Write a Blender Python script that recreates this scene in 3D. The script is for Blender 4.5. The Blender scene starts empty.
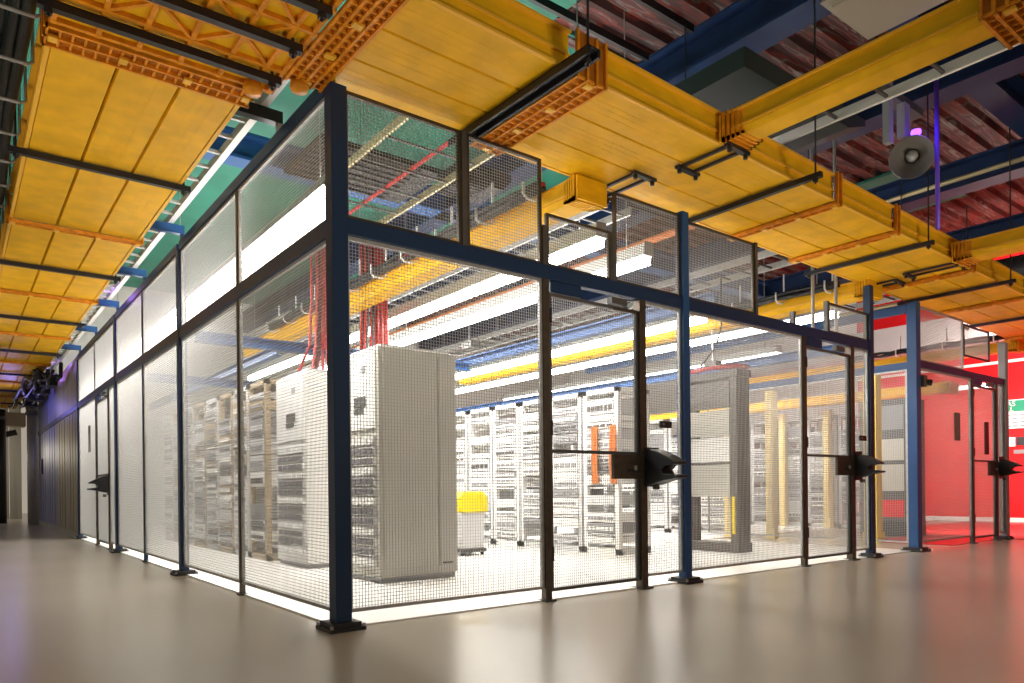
import bpy, math, random
from mathutils import Vector, Matrix
random.seed(7)
sc = bpy.context.scene
COL = sc.collection
ORG = {}

# ------------------------------------------------------------------ materials
def mat(name, col, rough=.5, metal=0., noise=0., nscale=6., stretch=(1, 1, 1), bump=0., spec=.5, emit=None, estr=0., col2=None, coat=0.):
    m = bpy.data.materials.new(name); m.use_nodes = True
    nt = m.node_tree; b = nt.nodes['Principled BSDF']
    b.inputs['Base Color'].default_value = (*col, 1); b.inputs['Roughness'].default_value = rough
    b.inputs['Metallic'].default_value = metal; b.inputs['Specular IOR Level'].default_value = spec
    b.inputs['Coat Weight'].default_value = coat
    if emit: b.inputs['Emission Color'].default_value = (*emit, 1); b.inputs['Emission Strength'].default_value = estr
    if noise or col2 or bump:
        tc = nt.nodes.new('ShaderNodeTexCoord'); mp = nt.nodes.new('ShaderNodeMapping'); mp.inputs['Scale'].default_value = stretch
        geo = nt.nodes.new('ShaderNodeNewGeometry')
        nz = nt.nodes.new('ShaderNodeTexNoise'); nz.inputs['Scale'].default_value = nscale; nz.inputs['Detail'].default_value = 4
        nt.links.new(geo.outputs['Position'], mp.inputs['Vector']); nt.links.new(mp.outputs['Vector'], nz.inputs['Vector'])
        rp = nt.nodes.new('ShaderNodeValToRGB'); rp.color_ramp.elements[0].position = .35; rp.color_ramp.elements[1].position = .68
        c2 = col2 or tuple(min(1, c * (1 + noise)) for c in col)
        c1 = col if col2 else tuple(c * (1 - noise) for c in col)
        rp.color_ramp.elements[0].color = (*c1, 1); rp.color_ramp.elements[1].color = (*c2, 1)
        nt.links.new(nz.outputs['Fac'], rp.inputs['Fac']); nt.links.new(rp.outputs['Color'], b.inputs['Base Color'])
        if bump:
            bp = nt.nodes.new('ShaderNodeBump'); bp.inputs['Strength'].default_value = bump; bp.inputs['Distance'].default_value = .01
            nt.links.new(nz.outputs['Fac'], bp.inputs['Height']); nt.links.new(bp.outputs['Normal'], b.inputs['Normal'])
    return m

M = {}
M['yellow'] = mat('yellow_plastic', (.80, .43, .008), .45, noise=.10, nscale=9, stretch=(.6, .6, 2), spec=.2)
M['yellow_lip'] = mat('yellow_lip', (.86, .46, .03), .4)
M['orange'] = mat('orange_coupling', (.74, .27, .012), .45, spec=.25, noise=.2, nscale=14)
M['brown_plate'] = mat('ochre_plate', (.42, .13, .010), .5, spec=.25, noise=.2, nscale=8)
M['navy'] = mat('navy_paint', (.009, .032, .09), .4, spec=.3)
M['blue'] = mat('blue_paint', (.02, .08, .23), .4, spec=.3)
M['beamblue'] = mat('beam_blue', (.006, .021, .068), .5, spec=.3, noise=.2, nscale=3)
M['black'] = mat('black_paint', (.012, .012, .014), .45)
M['strut'] = mat('dark_strut', (.022, .022, .026), .4, metal=.3)
M['bronze'] = mat('bronze_tube', (.085, .066, .048), .38, metal=.55, noise=.15, nscale=20)
M['galv'] = mat('galvanised', (.42, .41, .40), .45, metal=.5, noise=.12, nscale=25)
M['wire'] = mat('galvanised_wire', (.36, .355, .345), .45, metal=.4)
M['white'] = mat('white_paint', (.78, .77, .74), .45)
M['cream'] = mat('cream_cabinet', (.47, .455, .40), .45, noise=.04, nscale=3)
M['ladderwhite'] = mat('ladder_white', (.5, .495, .48), .5)
M['lgrey'] = mat('light_grey_metal', (.55, .55, .55), .45)
M['grey'] = mat('mid_grey', (.25, .25, .26), .5)
M['dgrey'] = mat('dark_grey', (.07, .068, .066), .5)
M['midgrey'] = mat('drive_grey', (.16, .15, .16), .5)
M['brownrack'] = mat('tan_rack', (.40, .31, .20), .5)
M['greybrown'] = mat('umber_rack', (.10, .088, .078), .5, noise=.15, nscale=8)
M['teal'] = mat('teal_paint', (.018, .18, .125), .55, noise=.15, nscale=1.2)
M['red'] = mat('red_paint', (.70, .006, .010), .5, spec=.25, noise=.06, nscale=2)
M['redcable'] = mat('red_cable', (.48, .03, .03), .45)
M['orangepipe'] = mat('orange_pipe', (.6, .17, .03), .5)
M['blackcable'] = mat('black_cable', (.015, .015, .015), .5)
M['zinc'] = mat('zinc_yellow', (.42, .36, .20), .45, metal=.4)
M['green'] = mat('sign_green', (.0, .28, .14), .5)
M['signwhite'] = mat('sign_white', (.85, .85, .82), .5)
M['hallcream'] = mat('aged_reflector', (.42, .38, .30), .5)
M['speaker'] = mat('speaker_grey', (.2, .185, .17), .5)
M['slate'] = mat('slate_duct', (.013, .021, .019), .6)
M['dark_duct'] = mat('dark_duct', (.014, .013, .014), .6)
M['tube'] = mat('lit_tube', (.9, .9, .9), .5, emit=(1, .97, .92), estr=14)
M['purple'] = mat('violet_led', (.3, .1, .9), .5, emit=(.22, .06, 1.), estr=3.2)
M['bluelamp'] = mat('blue_led', (.3, .2, .9), .5, emit=(.4, .2, 1.), estr=60)
M['violetlitpipe'] = mat('violet_lit_conduit', (.16, .07, .75), .35)  # violet beacon light painted into the conduit colour
M['safety'] = mat('safety_yellow', (.9, .66, .01), .4)
M['paleyellow'] = mat('pale_yellow_duct', (.80, .62, .25), .5)
M['panelbluelit'] = mat('bluelit_grey_panel', (.17, .18, .36), .45, noise=.15, nscale=1.2, stretch=(1, 1.5, .1))  # blue-grey tone with the bluish corridor light put into the colour
M['panelbrown'] = mat('brown_panel', (.30, .255, .18), .45, noise=.18, nscale=1.5, stretch=(1, 1.5, .1))
M['wallwhite'] = mat('wall_white', (.80, .78, .74), .6, noise=.03, nscale=1)
M['rawwall'] = mat('corridor_wall', (.30, .28, .24), .5, noise=.2, nscale=1.5, stretch=(3, 3, .1))
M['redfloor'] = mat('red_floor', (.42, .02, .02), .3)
M['tile'] = mat('white_floor_tile', (.86, .84, .80), .35)

def floor_mat():
    m = mat('polished_vinyl', (.33, .29, .245), .26, noise=.0, spec=.5)
    nt = m.node_tree; b = nt.nodes['Principled BSDF']
    geo = nt.nodes.new('ShaderNodeNewGeometry')
    n1 = nt.nodes.new('ShaderNodeTexNoise'); n1.inputs['Scale'].default_value = .45; n1.inputs['Detail'].default_value = 1
    nt.links.new(geo.outputs['Position'], n1.inputs['Vector'])
    r1 = nt.nodes.new('ShaderNodeValToRGB'); e = r1.color_ramp.elements
    e[0].position = .2; e[0].color = (.40, .345, .275, 1); e[1].position = .8; e[1].color = (.46, .40, .325, 1)
    nt.links.new(n1.outputs['Fac'], r1.inputs['Fac']); nt.links.new(r1.outputs['Color'], b.inputs['Base Color'])
    return m
M['floor'] = floor_mat()

def deck_mat():
    m = mat('corrugated_deck', (.2, .1, .09), .6)
    nt = m.node_tree; b = nt.nodes['Principled BSDF']
    geo = nt.nodes.new('ShaderNodeNewGeometry'); mp = nt.nodes.new('ShaderNodeMapping'); mp.inputs['Scale'].default_value = (1.1, 8.5, 0)
    nz = nt.nodes.new('ShaderNodeTexNoise'); nz.inputs['Scale'].default_value = 1.0; nz.inputs['Detail'].default_value = 2
    nt.links.new(geo.outputs['Position'], mp.inputs['Vector']); nt.links.new(mp.outputs['Vector'], nz.inputs['Vector'])
    rp = nt.nodes.new('ShaderNodeValToRGB'); rp.color_ramp.interpolation = 'CONSTANT'
    e = rp.color_ramp.elements; e[0].position = 0; e[0].color = (.05, .018, .016, 1); e[1].position = .45; e[1].color = (.16, .03, .022, 1)
    for p, c in ((.52, (.14, .12, .11, 1)), (.56, (.09, .022, .02, 1)), (.64, (.2, .18, .16, 1))):
        x = e.new(p); x.color = c
    nt.links.new(nz.outputs['Fac'], rp.inputs['Fac']); nt.links.new(rp.outputs['Color'], b.inputs['Base Color'])
    return m
M['deck'] = deck_mat()

# ------------------------------------------------------------------ mesh helpers
class MB:
    def __init__(s): s.v = []; s.f = []
    def add(s, v, f):
        n = len(s.v); s.v += [tuple(p) for p in v]; s.f += [tuple(i + n for i in q) for q in f]; return s
    def box(s, x0, x1, y0, y1, z0, z1):
        v = [(x, y, z) for z in (z0, z1) for y in (y0, y1) for x in (x0, x1)]
        return s.add(v, [(0, 2, 3, 1), (4, 5, 7, 6), (0, 1, 5, 4), (2, 6, 7, 3), (0, 4, 6, 2), (1, 3, 7, 5)])
    def bar(s, a, b, w, h, up=(0, 0, 1)):
        a = Vector(a); b = Vector(b); d = (b - a).normalized(); u = Vector(up)
        if abs(d.dot(u)) > .99: u = Vector((1, 0, 0))
        r = d.cross(u).normalized(); u = r.cross(d)
        v = [p + r * (sx * w / 2) + u * (sz * h / 2) for p in (a, b) for sx, sz in ((-1, -1), (1, -1), (1, 1), (-1, 1))]
        return s.add(v, [(0, 1, 2, 3), (7, 6, 5, 4), (0, 4, 5, 1), (1, 5, 6, 2), (2, 6, 7, 3), (3, 7, 4, 0)])
    def tube(s, pts, r, n=8):
        P = [Vector(p) for p in pts]; rings = []; ref = None
        for i, p in enumerate(P):
            d = (P[min(i + 1, len(P) - 1)] - P[max(i - 1, 0)]).normalized()
            if ref is None: ref = Vector((0, 0, 1)) if abs(d.z) < .9 else Vector((1, 0, 0))
            a = d.cross(ref).normalized(); b = a.cross(d); ref = b
            rr = r[i] if isinstance(r, (list, tuple)) else r
            rings.append([p + a * (math.cos(t) * rr) + b * (math.sin(t) * rr) for t in [2 * math.pi * k / n for k in range(n)]])
        v = [q for g in rings for q in g]; f = []
        for i in range(len(P) - 1):
            for k in range(n):
                k2 = (k + 1) % n; f.append((i * n + k, i * n + k2, (i + 1) * n + k2, (i + 1) * n + k))
        f.append(tuple(range(n))[::-1]); f.append(tuple((len(P) - 1) * n + k for k in range(n)))
        return s.add(v, f)
    def prism(s, poly, axis, a0, a1):
        # poly: (u, w) pairs; axis 'x': u=y,w=z ; 'y': u=x,w=z ; 'z': u=x,w=y
        def P(u, w, a): return (a, u, w) if axis == 'x' else (u, a, w) if axis == 'y' else (u, w, a)
        n = len(poly); v = [P(u, w, a0) for u, w in poly] + [P(u, w, a1) for u, w in poly]
        f = [(i, (i + 1) % n, n + (i + 1) % n, n + i) for i in range(n)]
        return s.add(v, f + [tuple(range(n))[::-1], tuple(range(n, 2 * n))])
    def lathe(s, prof, c, d, n=24):
        c = Vector(c); d = Vector(d).normalized(); a = d.orthogonal().normalized(); b = d.cross(a)
        v = [c + d * h + (a * math.cos(2 * math.pi * k / n) + b * math.sin(2 * math.pi * k / n)) * r for r, h in prof for k in range(n)]
        f = [(i * n + k, i * n + (k + 1) % n, (i + 1) * n + (k + 1) % n, (i + 1) * n + k) for i in range(len(prof) - 1) for k in range(n)]
        return s.add(v, f)

def link(name, mb, m, off=(0, 0, 0), bevel=0, smooth=False):
    me = bpy.data.meshes.new(name); ox, oy, oz = off
    me.from_pydata([(x - ox, y - oy, z - oz) for x, y, z in mb.v], [], mb.f); me.update()
    me.materials.append(M[m] if isinstance(m, str) else m)
    o = bpy.data.objects.new(name, me); COL.objects.link(o)
    import bmesh as _b
    bm = _b.new(); bm.from_mesh(me); _b.ops.recalc_face_normals(bm, faces=bm.faces); bm.to_mesh(me); bm.free()
    if smooth:
        for p in me.polygons: p.use_smooth = True
    if bevel:
        bv = o.modifiers.new('edge', 'BEVEL'); bv.width = bevel; bv.segments = 2; bv.limit_method = 'ANGLE'
    return o
def tag(o, label, cat, group=None, kind=None):
    o['label'] = label; o['category'] = cat
    if group: o['group'] = group
    if kind: o['kind'] = kind
    return o
def thing(name, loc, label, cat, group=None):
    o = bpy.data.objects.new(name, None); COL.objects.link(o); o.location = loc; o.empty_display_size = .1
    ORG[o.name] = tuple(loc); return tag(o, label, cat, group)
def part(name, mb, m, parent, bevel=0, smooth=False, label=None):
    off = ORG[parent.name]; o = link(name, mb, m, off, bevel, smooth); o.parent = parent
    ORG[o.name] = off
    if label: o['label'] = label
    return o
def solo(name, mb, m, loc, label, cat, group=None, bevel=0, smooth=False):
    o = link(name, mb, m, loc, bevel, smooth); o.location = loc; return tag(o, label, cat, group)
def struct(name, mb, m, label=None, cat=None, bevel=0):
    o = link(name, mb, m, bevel=bevel); o['kind'] = 'structure'
    if label: o['label'] = label
    if cat: o['category'] = cat
    return o

RAIL0, RAIL1, TOP, BOT = 2.424, 2.53, 3.323, .107
# ------------------------------------------------------------------ setting
struct('floor', MB().box(-14, 26, -14, 34, -.1, 0), 'floor', 'polished grey beige hall floor outside the wire cage', 'floor')
struct('raised_floor', MB().box(.0, 7.83, .0, 15.9, 0.0005, .012).box(7.9, 16.4, 3.25, 15.9, 0.0005, .012), 'tile', 'bright white tiled floor inside the wire cage', 'floor')
struct('wall_right', MB().box(16.5, 16.7, -14, 5.1, 0, 6.2), 'red', 'red end wall behind the far cage door', 'wall')
struct('trim_1', MB().box(16.46, 16.5, -14, 5.1, 0, .1), 'white', 'white skirting along the foot of the red wall', 'skirting')
struct('trim_2', MB().box(16.44, 16.5, -14, 5.1, 3.5, 3.56), 'wallwhite', 'pale ledge across the red wall', 'ledge')
struct('wall_inner', MB().box(16.5, 16.7, 5.1, 16.2, 0, 6.2), 'wallwhite', 'white wall at the far end of the racks', 'wall')
struct('wall_back', MB().box(.1, 16.7, 16.0, 16.2, 0, 6.2), 'wallwhite', 'white wall behind the equipment racks', 'wall')
mb = MB()
for k in range(14): mb.box(-5 + k * .36, -5 + k * .36 + .33, 25.9, 26.1, 0, 6.2)
struct('wall_corridor_end', mb, 'rawwall', 'pale panelled wall at the end of the corridor', 'wall')
# ceiling deck: corrugated sheets, ribs along x
def deck(name, x0, x1, y0, y1, m, lab):
    poly = []; y = y0; p = .3
    while y < y1 - 1e-6:
        poly += [(y, 6.05), (y + .10, 6.05), (y + .14, 5.98), (y + .26, 5.98)]; y += p
    poly += [(y, 6.05), (y, 6.15), (y0, 6.15)]
    n = len(poly); v = [(x0, a, b) for a, b in poly] + [(x1, a, b) for a, b in poly]
    f = [(i, i + 1, n + i + 1, n + i) for i in range(n - 1)]
    struct(name, MB().add(v, f), m, lab, 'ceiling')
struct('ceiling', MB().box(-14, 3.4, -5.1, 26.1, 6.0, 6.1), 'teal', 'teal painted ceiling over the corridor', 'ceiling')
struct('ceiling_corner', MB().box(3.4, 7.2, 1.9, 16.2, 6.0, 6.1), 'teal', 'teal painted ceiling behind the cage corner', 'ceiling')
deck('ceiling_deck', 3.4, 7.2, -9, 1.9, 'deck', 'rusty red and grey corrugated ceiling deck over the big branch trough')
deck('ceiling_deck', 7.2, 16.7, -9, 16.2, 'deck', 'rusty red and grey corrugated ceiling deck toward the red wall')
struct('ceiling_patch', MB().box(10.3, 12.3, 1.0, 2.3, 5.93, 5.97), 'teal', 'teal ceiling panel beside the horn speaker', 'ceiling')
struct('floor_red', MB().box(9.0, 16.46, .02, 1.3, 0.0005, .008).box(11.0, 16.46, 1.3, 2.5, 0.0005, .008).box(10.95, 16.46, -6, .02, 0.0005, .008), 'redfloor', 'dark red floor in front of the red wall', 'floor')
for i, (x, w) in enumerate(((4.4, .34), (6.95, .34), (10.0, .36), (13.2, .36))):
    mb = MB()
    for z0, z1, ww in ((5.2, 5.23, w), (5.23, 5.57, .05), (5.57, 5.6, w)): mb.box(x - ww / 2, x + ww / 2, -9, 16, z0, z1)
    struct('ceiling_beam', mb, 'beamblue', 'dark blue steel ceiling beam, %s from the corner post' % ('first', 'second', 'third', 'fourth')[i], 'beam')
for i, (y, z) in enumerate(((-.75, 5.6), (5.6, 5.2), (9.5, 5.6))):
    mb = MB()
    for z0, z1, ww in ((z, z + .04, .3), (z + .04, z + .32, .05), (z + .32, z + .37, .3)): mb.box(3.0 if i != 1 else .5, 16.5, y - ww / 2, y + ww / 2, z0, z1)
    struct('ceiling_girder', mb, 'blue' if i == 1 else 'beamblue', ('blue ceiling girder crossing above the horn speaker', 'blue ceiling girder crossing over the racks', 'blue ceiling girder near the white wall')[i], 'beam')

# ------------------------------------------------------------------ cage: posts, rails
def base_plate(mb, x, y, sx, sy): mb.box(x - sx, x + sx, y - sy, y + sy, 0, .022).box(x - sx * .82, x + sx * .82, y - sy * .82, y + sy * .82, .022, .05)
def post(x, y, w, d, top, m, lab, plate=.1, pm='black', bolts=True):
    t = thing('cage_post', (x, y, 0), lab, 'post', 'posts of the wire cages')
    part('shaft', MB().box(x - w / 2, x + w / 2, y - d / 2, y + d / 2, .03, top), m, t, bevel=.004)
    mb = MB(); base_plate(mb, x, y, plate, plate); b = part('base_plate', mb, pm, t)
    if bolts:
        for sx, sy in ((-1, -1), (1, -1), (-1, 1), (1, 1)):
            part('bolt', MB().tube([(x + sx * plate * .9, y + sy * plate * .9, .02), (x + sx * plate * .9, y + sy * plate * .9, .042)], .011, 6), 'galv', b)
    return t
post(0, 0, .104, .104, 3.325, 'navy', 'dark navy corner post where the two mesh walls meet', .115)
post(3.28, 0, .085, .085, 3.29, 'blue', 'blue post beside the first door latch of the mesh wall', .11)
post(6.66, 0, .085, .085, 3.19, 'navy', 'navy post at the far end of the long mesh wall, beside yellow upright', .1)
post(7.83, 0, .12, .12, 3.17, 'blue', 'bright blue post at the near corner of the red-lit cage', .13)
post(0, 3.8, .085, .085, 3.33, 'navy', 'blue post on the corridor side, first beyond the corner post', .11)
post(0, 7.48, .085, .085, 3.33, 'navy', 'blue post on the corridor side just before the corridor door', .11)
post(0, 11.4, .085, .085, 3.33, 'navy', 'blue post on the corridor side where mesh gives way to solid panels', .1)
post(10.86, 0, .12, .1, 3.0, 'grey', 'grey post at the far end of the red-lit cage beside the sign', .09)
def stanchion(x, y, w, d, z0, z1, m, lab, foot=True):
    t = thing('door_post' if w > .05 else 'mullion', (x, y, z0), lab, 'post', 'thin uprights of the wire cages')
    part('shaft', MB().box(x - w / 2, x + w / 2, y - d / 2, y + d / 2, z0, z1), m, t, bevel=.003)
    if foot: part('foot', MB().box(x - w * .9, x + w * .9, y - d * .9, y + d * .9, 0, .014), 'dgrey', t)
stanchion(1.66, 0, .058, .058, .014, RAIL0, 'bronze', 'bronze hinge post of the nearest mesh door')
stanchion(2.715, 0, .075, .075, .014, RAIL0, 'bronze', 'thick bronze latch post of the nearest mesh door')
stanchion(5.225, 0, .055, .055, .014, RAIL0, 'bronze', 'bronze hinge post of the second door in the long wall')
stanchion(6.21, 0, .075, .075, .014, RAIL0, 'bronze', 'bronze latch post of the second door in the long wall')
stanchion(9.63, 0, .055, .055, .014, 2.42, 'dgrey', 'dark hinge post of the door in the red-lit cage')
stanchion(10.52, 0, .06, .06, .014, 2.42, 'dgrey', 'dark latch post of the door in the red-lit cage')
stanchion(0, 1.906, .04, .045, .014, TOP, 'bronze', 'thin bronze upright between the corner post and first corridor post')
stanchion(0, 5.65, .045, .05, .014, TOP, 'navy', 'thin dark upright midway between the two blue corridor posts')
stanchion(0, 8.14, .055, .055, .014, RAIL0, 'bronze', 'bronze latch post of the corridor door')
stanchion(0, 9.35, .05, .05, .014, RAIL0, 'bronze', 'bronze hinge post of the corridor door')
stanchion(0, 9.45, .04, .04, RAIL1, TOP, 'bronze', 'thin upright in the upper mesh above the corridor door', False)
for x, z1, lab in ((.936, 3.325, 'thin dark upright above the rail, first from the corner post'), (1.66, 2.83, 'thin dark upright above the nearest door hinge'),
                   (2.4, 3.0, 'thin dark upright above the nearest door middle'), (4.38, 3.24, 'thin dark upright beside end of the second yellow branch trough'),
                   (5.05, 2.66, 'thin dark upright above the rail before the second door'), (5.72, 2.87, 'thin dark upright above the second door')):
    stanchion(x, 0, .042, .05, RAIL1, z1, 'dgrey', lab, False)
def rail(ax, a0, a1, z0, z1, d, m, lab, off=0):
    mb = MB()
    if ax == 'x': mb.box(a0, a1, off - d / 2, off + d / 2, z0, z1)
    else: mb.box(off - d / 2, off + d / 2, a0, a1, z0, z1)
    return solo('cage_rail', mb, m, ((a0 + a1) / 2, 0, z0) if ax == 'x' else (0, (a0 + a1) / 2, z0), lab, 'rail', 'blue rails of the wire cages', bevel=.004)
rail('x', .05, 3.236, RAIL0, RAIL1, .07, 'navy', 'navy rail over the nearest mesh door')
rail('x', 3.324, 6.616, RAIL0, RAIL1, .07, 'navy', 'navy rail over the second door of the long wall')
rail('x', 7.9, 10.8, 2.35, 2.44, .07, 'navy', 'dark rail across the front of the red-lit cage')
rail('y', .05, 3.756, RAIL0, RAIL1, .07, 'navy', 'navy rail on the corridor side nearest the corner post')
rail('y', 3.844, 7.436, RAIL0, RAIL1, .07, 'navy', 'navy rail on the corridor side between the two middle posts')
rail('y', 7.524, 11.356, RAIL0, RAIL1, .07, 'navy', 'navy rail above the corridor door')
rail('y', .05, 3.756, TOP, TOP + .09, .06, 'navy', 'navy top rail under the white ladder tray near the corner')
rail('y', 3.844, 7.436, TOP, TOP + .09, .06, 'navy', 'navy top rail between the two middle corridor posts')
rail('y', 7.524, 11.356, TOP, TOP + .09, .06, 'navy', 'navy top rail over the corridor door bay')

# ------------------------------------------------------------------ cage: woven wire panels (real wires)
PITCH, WIRE = .0218, .0031
def wires(mb, ax, a0, a1, z0, z1, off=0.):
    n = max(1, round((a1 - a0) / PITCH)); h = WIRE / 2
    def seg(p, q, across):
        # square wire from p to q without caps
        P = []
        for c in (p, q):
            if across == 'v': P += [(c[0] - h, c[1] - h, c[2]), (c[0] + h, c[1] - h, c[2]), (c[0] + h, c[1] + h, c[2]), (c[0] - h, c[1] + h, c[2])]
            elif ax == 'x': P += [(c[0], c[1] - h, c[2] - h), (c[0], c[1] + h, c[2] - h), (c[0], c[1] + h, c[2] + h), (c[0], c[1] - h, c[2] + h)]
            else: P += [(c[0] - h, c[1], c[2] - h), (c[0] + h, c[1], c[2] - h), (c[0] + h, c[1], c[2] + h), (c[0] - h, c[1], c[2] + h)]
        mb.add(P, [(0, 1, 5, 4), (1, 2, 6, 5), (2, 3, 7, 6), (3, 0, 4, 7)])
    for i in range(1, n):
        a = a0 + (a1 - a0) * i / n
        if ax == 'x': seg((a, off + h, z0), (a, off + h, z1), 'v')
        else: seg((off + h, a, z0), (off + h, a, z1), 'v')
    m = max(1, round((z1 - z0) / PITCH))
    for j in range(1, m):
        z = z0 + (z1 - z0) * j / m
        if ax == 'x': seg((a0, off - h, z), (a1, off - h, z), 'h')
        else: seg((off - h, a0, z), (off - h, a1, z), 'h')
def frame(mb, ax, a0, a1, z0, z1, w=.022, d=.026, off=0):
    def B(p0, p1, q0, q1):
        if ax == 'x': mb.box(p0, p1, off - d / 2, off + d / 2, q0, q1)
        else: mb.box(off - d / 2, off + d / 2, p0, p1, q0, q1)
    B(a0, a1, z0, z0 + w); B(a0, a1, z1 - w, z1); B(a0, a0 + w, z0 + w, z1 - w); B(a1 - w, a1, z0 + w, z1 - w)
def panel(ax, a0, a1, z0, z1, lab, off=0, fm='galv'):
    mid = (a0 + a1) / 2
    t = thing('wire_mesh_panel', (mid, off, z0) if ax == 'x' else (off, mid, z0), lab, 'mesh panel', 'woven wire panels of the cages')
    mb = MB(); wires(mb, ax, a0 + .01, a1 - .01, z0 + .01, z1 - .01, off); part('wire_mesh', mb, 'wire', t)
    mb = MB(); frame(mb, ax, a0, a1, z0, z1, off=off); part('frame', mb, fm, t)
Z0 = BOT - .012
for a0, a1, lab in ((.05, 1.63, 'large lower mesh panel between the corner post and nearest door'), (2.755, 3.235, 'narrow lower mesh panel between nearest door latch and blue post'),
                    (3.325, 5.195, 'wide lower mesh panel in front of the dark open rack'), (6.25, 6.615, 'narrow lower mesh panel between the second door latch and navy end post')):
    panel('x', a0, a1, Z0, RAIL0, lab)
for a0, a1, lab in ((.05, .913, 'upper mesh panel beside the corner post under the yellow trough'), (.96, 1.637, 'upper mesh panel crossed by the near yellow branch trough'),
                    (1.684, 2.367, 'upper mesh panel above the nearest door, hinge half'), (2.413, 3.236, 'upper mesh panel left of the blue latch-side post'),
                    (3.325, 4.357, 'upper mesh panel just past the blue post, teal deck behind'), 
                    (5.743, 6.615, 'upper mesh panel beside the navy end post')):
    panel('x', a0, a1, RAIL1, {3.325: 3.23, 2.413: 3.265, 1.684: 2.93, 4.403: 2.67, 5.073: 2.86, 5.743: 2.86}.get(a0, TOP), lab, fm='bronze')
for a0, a1, lab in ((.05, 1.884, 'lower corridor mesh panel next to the corner post'), (1.928, 3.756, 'lower corridor mesh panel before the first blue corridor post'),
                    (3.844, 5.626, 'lower corridor mesh panel just past the first blue corridor post'), (5.674, 7.436, 'lower corridor mesh panel before the second blue corridor post'),
                    (7.524, 8.11, 'narrow lower corridor mesh panel beside the corridor door latch'), (9.377, 11.356, 'lower corridor mesh panel beyond the corridor door hinge')):
    panel('y', a0, a1, Z0, RAIL0, lab)
for a0, a1, lab in ((.05, 1.884, 'upper corridor mesh panel next to the corner post'), (1.928, 3.756, 'upper corridor mesh panel before the first blue corridor post'),
                    (3.844, 5.626, 'upper corridor mesh panel just past the first blue corridor post'), (5.674, 7.436, 'upper corridor mesh panel before the second blue corridor post'),
                    (7.524, 9.428, 'upper corridor mesh panel above the corridor door'), (9.472, 11.356, 'upper corridor mesh panel before the solid panels')):
    panel('y', a0, a1, RAIL1, TOP, lab)
panel('x', 7.9, 9.6, .1, 2.35, 'lower mesh panel of the red-lit cage beside the bright blue post')
panel('x', 10.555, 10.795, .1, 2.35, 'sliver of mesh beside the grey post of the red-lit cage')
panel('x', 7.9, 9.35, 2.44, 3.15, 'upper mesh panel of the red-lit cage beside the bright blue post')
panel('x', 9.37, 10.3, 2.65, 3.1, 'raised small mesh panel with dark frame above the red-lit cage door', fm='strut')
panel('y', .08, 3.2, .1, 2.33, 'side mesh panel of the aisle seen between the two blue posts', off=7.83)
rail('y', .07, 3.2, 2.33, 2.42, .06, 'blue', 'bright blue rail of the aisle between the two blue posts', off=7.83)
rail('y', .07, 6.0, 3.05, 3.16, .08, 'blue', 'bright blue high rail between the two blue posts under the trough', off=7.83)

# ------------------------------------------------------------------ doors with lock boxes
def door(ax, a0, a1, hinge_low, lab, kind, off=0., zt=2.33, mz=1.12, fm='dgrey', closer=True, nm=''):
    # a0 hinge side, a1 latch side
    lo, hi = min(a0, a1), max(a0, a1)
    sgn = 1 if a1 > a0 else -1
    def B(mb, p0, p1, o0, o1, q0, q1):
        p0, p1 = min(p0, p1), max(p0, p1)
        return mb.box(p0, p1, off + o0, off + o1, q0, q1) if ax == 'x' else mb.box(off + o0, off + o1, p0, p1, q0, q1)
    t = thing('cage_door', ((lo + hi) / 2, off, .06) if ax == 'x' else (off, (lo + hi) / 2, .06), lab, 'door', 'hinged mesh doors')
    mb = MB(); wires(mb, ax, lo + .01, hi - .01, .08, zt - .01, off); part('wire_mesh', mb, 'wire', t)
    mb = MB(); frame(mb, ax, lo, hi, .07, zt, .024, .032, off); f = part('frame', mb, fm, t)
    part('cross_bar', B(MB(), lo + .024, hi - .024, -.016, .016, mz, mz + .024), fm, t)
    for hz in (.3, 1.25, 2.1): part('hinge', B(MB(), a0 - sgn * .035, a0 + sgn * .02, -.028, .02, hz, hz + .11), 'strut', t)
    lb = part('lock_plate', B(MB(), a1 - sgn * .33, a1 + sgn * .02, -.05, -.018, mz - .2, mz), 'bronze', t, bevel=.003)
    part('keyhole', B(MB(), a1 - sgn * .1, a1 - sgn * .07, -.062, -.05, mz - .13, mz - .09), 'galv', lb)
    part('latch', B(MB(), a1 - sgn * .17, a1 - sgn * .05, -.06, -.05, mz - .14, mz - .12), 'strut', lb)
    if closer:
        part('kick_plate', B(MB(), a0 + sgn * .02, a0 + sgn * .33, -.02, .012, zt + .005, RAIL0 - .002), 'navy', t)
        c = part('closer', B(MB(), a1 - sgn * .34, a1 - sgn * .16, -.055, .0, zt + .01, zt + .06), 'dgrey', t)
        part('closer_arm', B(MB(), a1 - sgn * .3, a1 - sgn * .04, -.05, -.03, zt - .04, zt - .02), 'bronze', c)
    return t
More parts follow.
